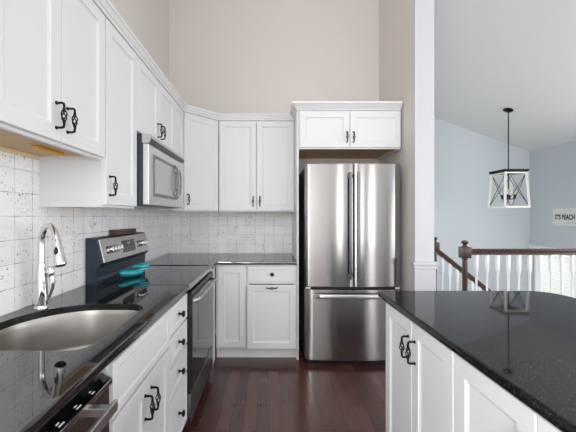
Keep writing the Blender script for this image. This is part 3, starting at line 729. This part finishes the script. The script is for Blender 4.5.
# ------------------------------------------------------------------ railings
def newel(parent, loc, low):
    x, y = loc
    n = MB().box((-.052, -.052, .80), (.052, .052, .935), .008).lathe([(.036, .935), (.036, .945), (.026, .95), (.022, .965), (.036, .978), (.041, .992), (.036, 1.006), (.018, 1.014), (.002, 1.016)], 18)
    n.lathe([(.030, .795), (.034, .782), (.026, .770), (.030, .74), (.031, .6), (.027, .3), (.030, .16)], 18).box((-.05, -.05, low), (.05, .05, .16), .006)
    return n.build('newel_post', M['rail_wood'], parent, (x, y, 0), smooth=40)
def baluster(parent, x, y, z0, z1):
    h = z1 - z0
    b = MB().box((-.017, -.017, h - .20), (.017, .017, h), .002).lathe([(.015, h - .20), (.018, h - .21), (.013, h - .225), (.011, h - .35), (.012, .22 * h), (.017, .18 * h), (.015, .16 * h)], 10).box((-.016, -.016, 0), (.016, .016, .16 * h), .002)
    return b.build('baluster', M['trim'], parent, (x, y, z0), smooth=40)
RP = [(-.026, -.066), (.026, -.066), (.027, -.040), (.033, -.012), (.028, 0), (.016, .006), (-.016, .006), (-.028, 0), (-.033, -.012), (-.027, -.040)]
ry = 3.88
r1 = thing('stair_railing', 'level railing with brown handrail and newel post, white balusters, past the island', 'railing', (2.39, ry, .02))
newel(r1, (0, 0), 0)
MB().rings([[(x, a, .905 + b) for a, b in RP] for x in (.05, RX - 2.39 - .002)]).build('handrail', M['rail_wood'], r1)
x = .14
while x < RX - 2.39 - .05:
    baluster(r1, x, 0, 0, .842); x += .130
ry2 = 4.80; nx = 2.50
r2 = thing('stair_railing', 'descending railing on the far side of stairwell, brown sloped handrail, white balusters', 'railing', (nx, ry2, 0))
newel(r2, (0, 0), -.3)
slp = -.79
MB().rings([[(x, a, .835 + slp * (x - .05) + b * 1.25) for a, b in RP] for x in (.05, 2.1)]).build('handrail', M['rail_wood'], r2)
x = .12
while x < 2.0:
    zt = .765 + slp * (x - .05); baluster(r2, x, 0, zt - .86, zt); x += .112
struct(MB().rings([[(nx - .06, y, .0), (nx + 2.2, y, .0 + slp * 2.2 - .02), (nx + 2.2, y, LOW), (nx - .06, y, LOW)] for y in (ry2 - .06, ry2 + .06)]).build('wall_stair', M['wall_blue']))

# ------------------------------------------------------------------ pendant lantern
PX, PY, LROT = 4.02, 5.34, math.radians(44)
pz = ceil_z(PX)
pn = thing('pendant_lantern', 'white open-cage lantern hanging on a black rod from the sloped ceiling', 'pendant light', (PX, PY, 1.465), LROT)
cn = MB().lathe([(.065, 0), (.075, -.012), (.060, -.026), (.02, -.034), (.008, -.036)], 24).build('canopy', M['iron'], pn, (0, 0, pz - 1.465 + .0), smooth=40)
cn.rotation_euler = (Matrix.Rotation(-LROT, 3, 'Z') @ Matrix.Rotation(math.atan(SL), 3, 'Y')).to_euler()
LH = .615; rb, rt = .29, .252
MB().tube([(0, 0, LH - .02), (0, 0, pz - 1.465 - .015)], .0085, 10).build('rod', M['iron'], pn, smooth=50)
tp = MB()
cs = [(-PI / 2 + k * PI / 2) for k in range(4)]
def crn(r, k): return Vector((r * math.cos(cs[k % 4]), r * math.sin(cs[k % 4]), 0))
def bar(mb, a, b, w):
    a, b = Vector(a), Vector(b); d = (b - a).normalized(); u = d.cross(Vector((0, 0, 1)))
    u = u.normalized() if u.length > .01 else Vector((1, 0, 0)); v = d.cross(u)
    mb.rings([[q + (u * i + v * j) * w for i, j in ((-1, -1), (1, -1), (1, 1), (-1, 1))] for q in (a, b)])
zT = Vector((0, 0, LH - .02))
tp.rings([[crn(r, k) + Vector((0, 0, z)) for k in range(4)] for r, z in ((rt + .004, LH - .03), (rt + .024, LH - .005), (rt + .024, LH + .015), (rt - .06, LH + .022))])
tp.build('top_plate', M['iron'], pn)
for k in range(4):
    mb = MB(); bar(mb, crn(rb - .015, k) + Vector((0, 0, .03)), crn(rt - .015, k) + Vector((0, 0, LH - .03)), .015); mb.build('post', M['lantern_white'], pn)
mb = MB(); mt = MB()
for k in range(4):
    bar(mb, crn(rb - .012, k) + Vector((0, 0, .015)), crn(rb - .012, k + 1) + Vector((0, 0, .015)), .013)
    bar(mt, crn(rt - .012, k) + Vector((0, 0, LH - .042)), crn(rt - .012, k + 1) + Vector((0, 0, LH - .042)), .010)
mb.build('bottom_frame', M['lantern_white'], pn); mt.build('top_frame', M['lantern_white'], pn)
for k in range(4):
    mb = MB(); a0, a1 = crn(rb - .02, k) + Vector((0, 0, .03)), crn(rb - .02, k + 1) + Vector((0, 0, .03)); b0, b1 = crn(rt - .02, k) + Vector((0, 0, LH - .05)), crn(rt - .02, k + 1) + Vector((0, 0, LH - .05))
    mb.tube([a0, b1], .0045, 6); mb.tube([a1, b0], .0045, 6); mb.build('cross_brace', M['lantern_wire'], pn)
cl = MB().tube([(0, 0, LH - .02), (0, 0, .16)], .008, 10).lathe([(.02, .14), (.03, .155), (.02, .175)], 14)
for k in range(4):
    v = crn(.085, k); cl.tube([Vector((0, 0, .155)), v * .5 + Vector((0, 0, .145)), v + Vector((0, 0, .155))], .006, 8)
cl.build('light_cluster', M['iron'], pn, smooth=40)
for k in range(4):
    v = crn(.085, k)
    so_ = MB().lathe([(.026, 0), (.026, .006), (.018, .010), (.018, .065), (.014, .068)], 14).build('socket', M['iron'], pn, (v.x, v.y, .155), smooth=40)
    MB().lathe([(.010, .068), (.014, .08), (.022, .105), (.024, .125), (.018, .15), (.008, .172), (.001, .18)], 14).build('bulb', M['bulb'], so_, smooth=60)

# ------------------------------------------------------------------ wall sign
sg = thing('wall_sign', 'whitewashed wall sign with bold black lettering on the grey-blue wall', 'sign', (RX, 5.505, 1.152))
SLN = .88
MB().box((-.028, -SLN / 2, 0), (-.002, SLN / 2, .315), .004).build('board', M['sign_white'], sg)
MB().box((-.0295, -SLN / 2 + .03, .225), (-.0275, SLN / 2 - .03, .229)).box((-.0295, -SLN / 2 + .03, .098), (-.0275, SLN / 2 - .25, .100)).build('rule_line', M['sign_grey'], sg)
cu = bpy.data.curves.new('lettering', 'FONT'); cu.body = "IT'S BEACH PU"; cu.size = .1; cu.extrude = .0008; cu.offset = .0035; cu.align_x = 'LEFT'
tmp = bpy.data.objects.new('tmp', cu); C.objects.link(tmp)
me = bpy.data.meshes.new_from_object(tmp.evaluated_get(bpy.context.evaluated_depsgraph_get()))
bpy.data.objects.remove(tmp)
xs = [v.co.x for v in me.vertices]; wd = max(xs) - min(xs); hh = max(v.co.y for v in me.vertices)
for v in me.vertices: v.co = ((v.co.x - min(xs)) * .50 / wd, v.co.y * .092 / hh, v.co.z)
me.materials.clear(); me.materials.append(M['sign_ink'])
lt = bpy.data.objects.new('lettering', me); C.objects.link(lt); lt.parent = sg
lt.matrix_local = Matrix(((0, 0, -1, -.0288), (-1, 0, 0, SLN / 2 - .05), (0, 1, 0, .118), (0, 0, 0, 1)))
sc_ = [(-.029, .165 - i * .0045, .060 + .010 * math.sin(i * 1.3) + .006 * math.sin(i * .6)) for i in range(70)]
MB().tube(sc_, .0022, 5).build('script_line', M['sign_grey'], sg)
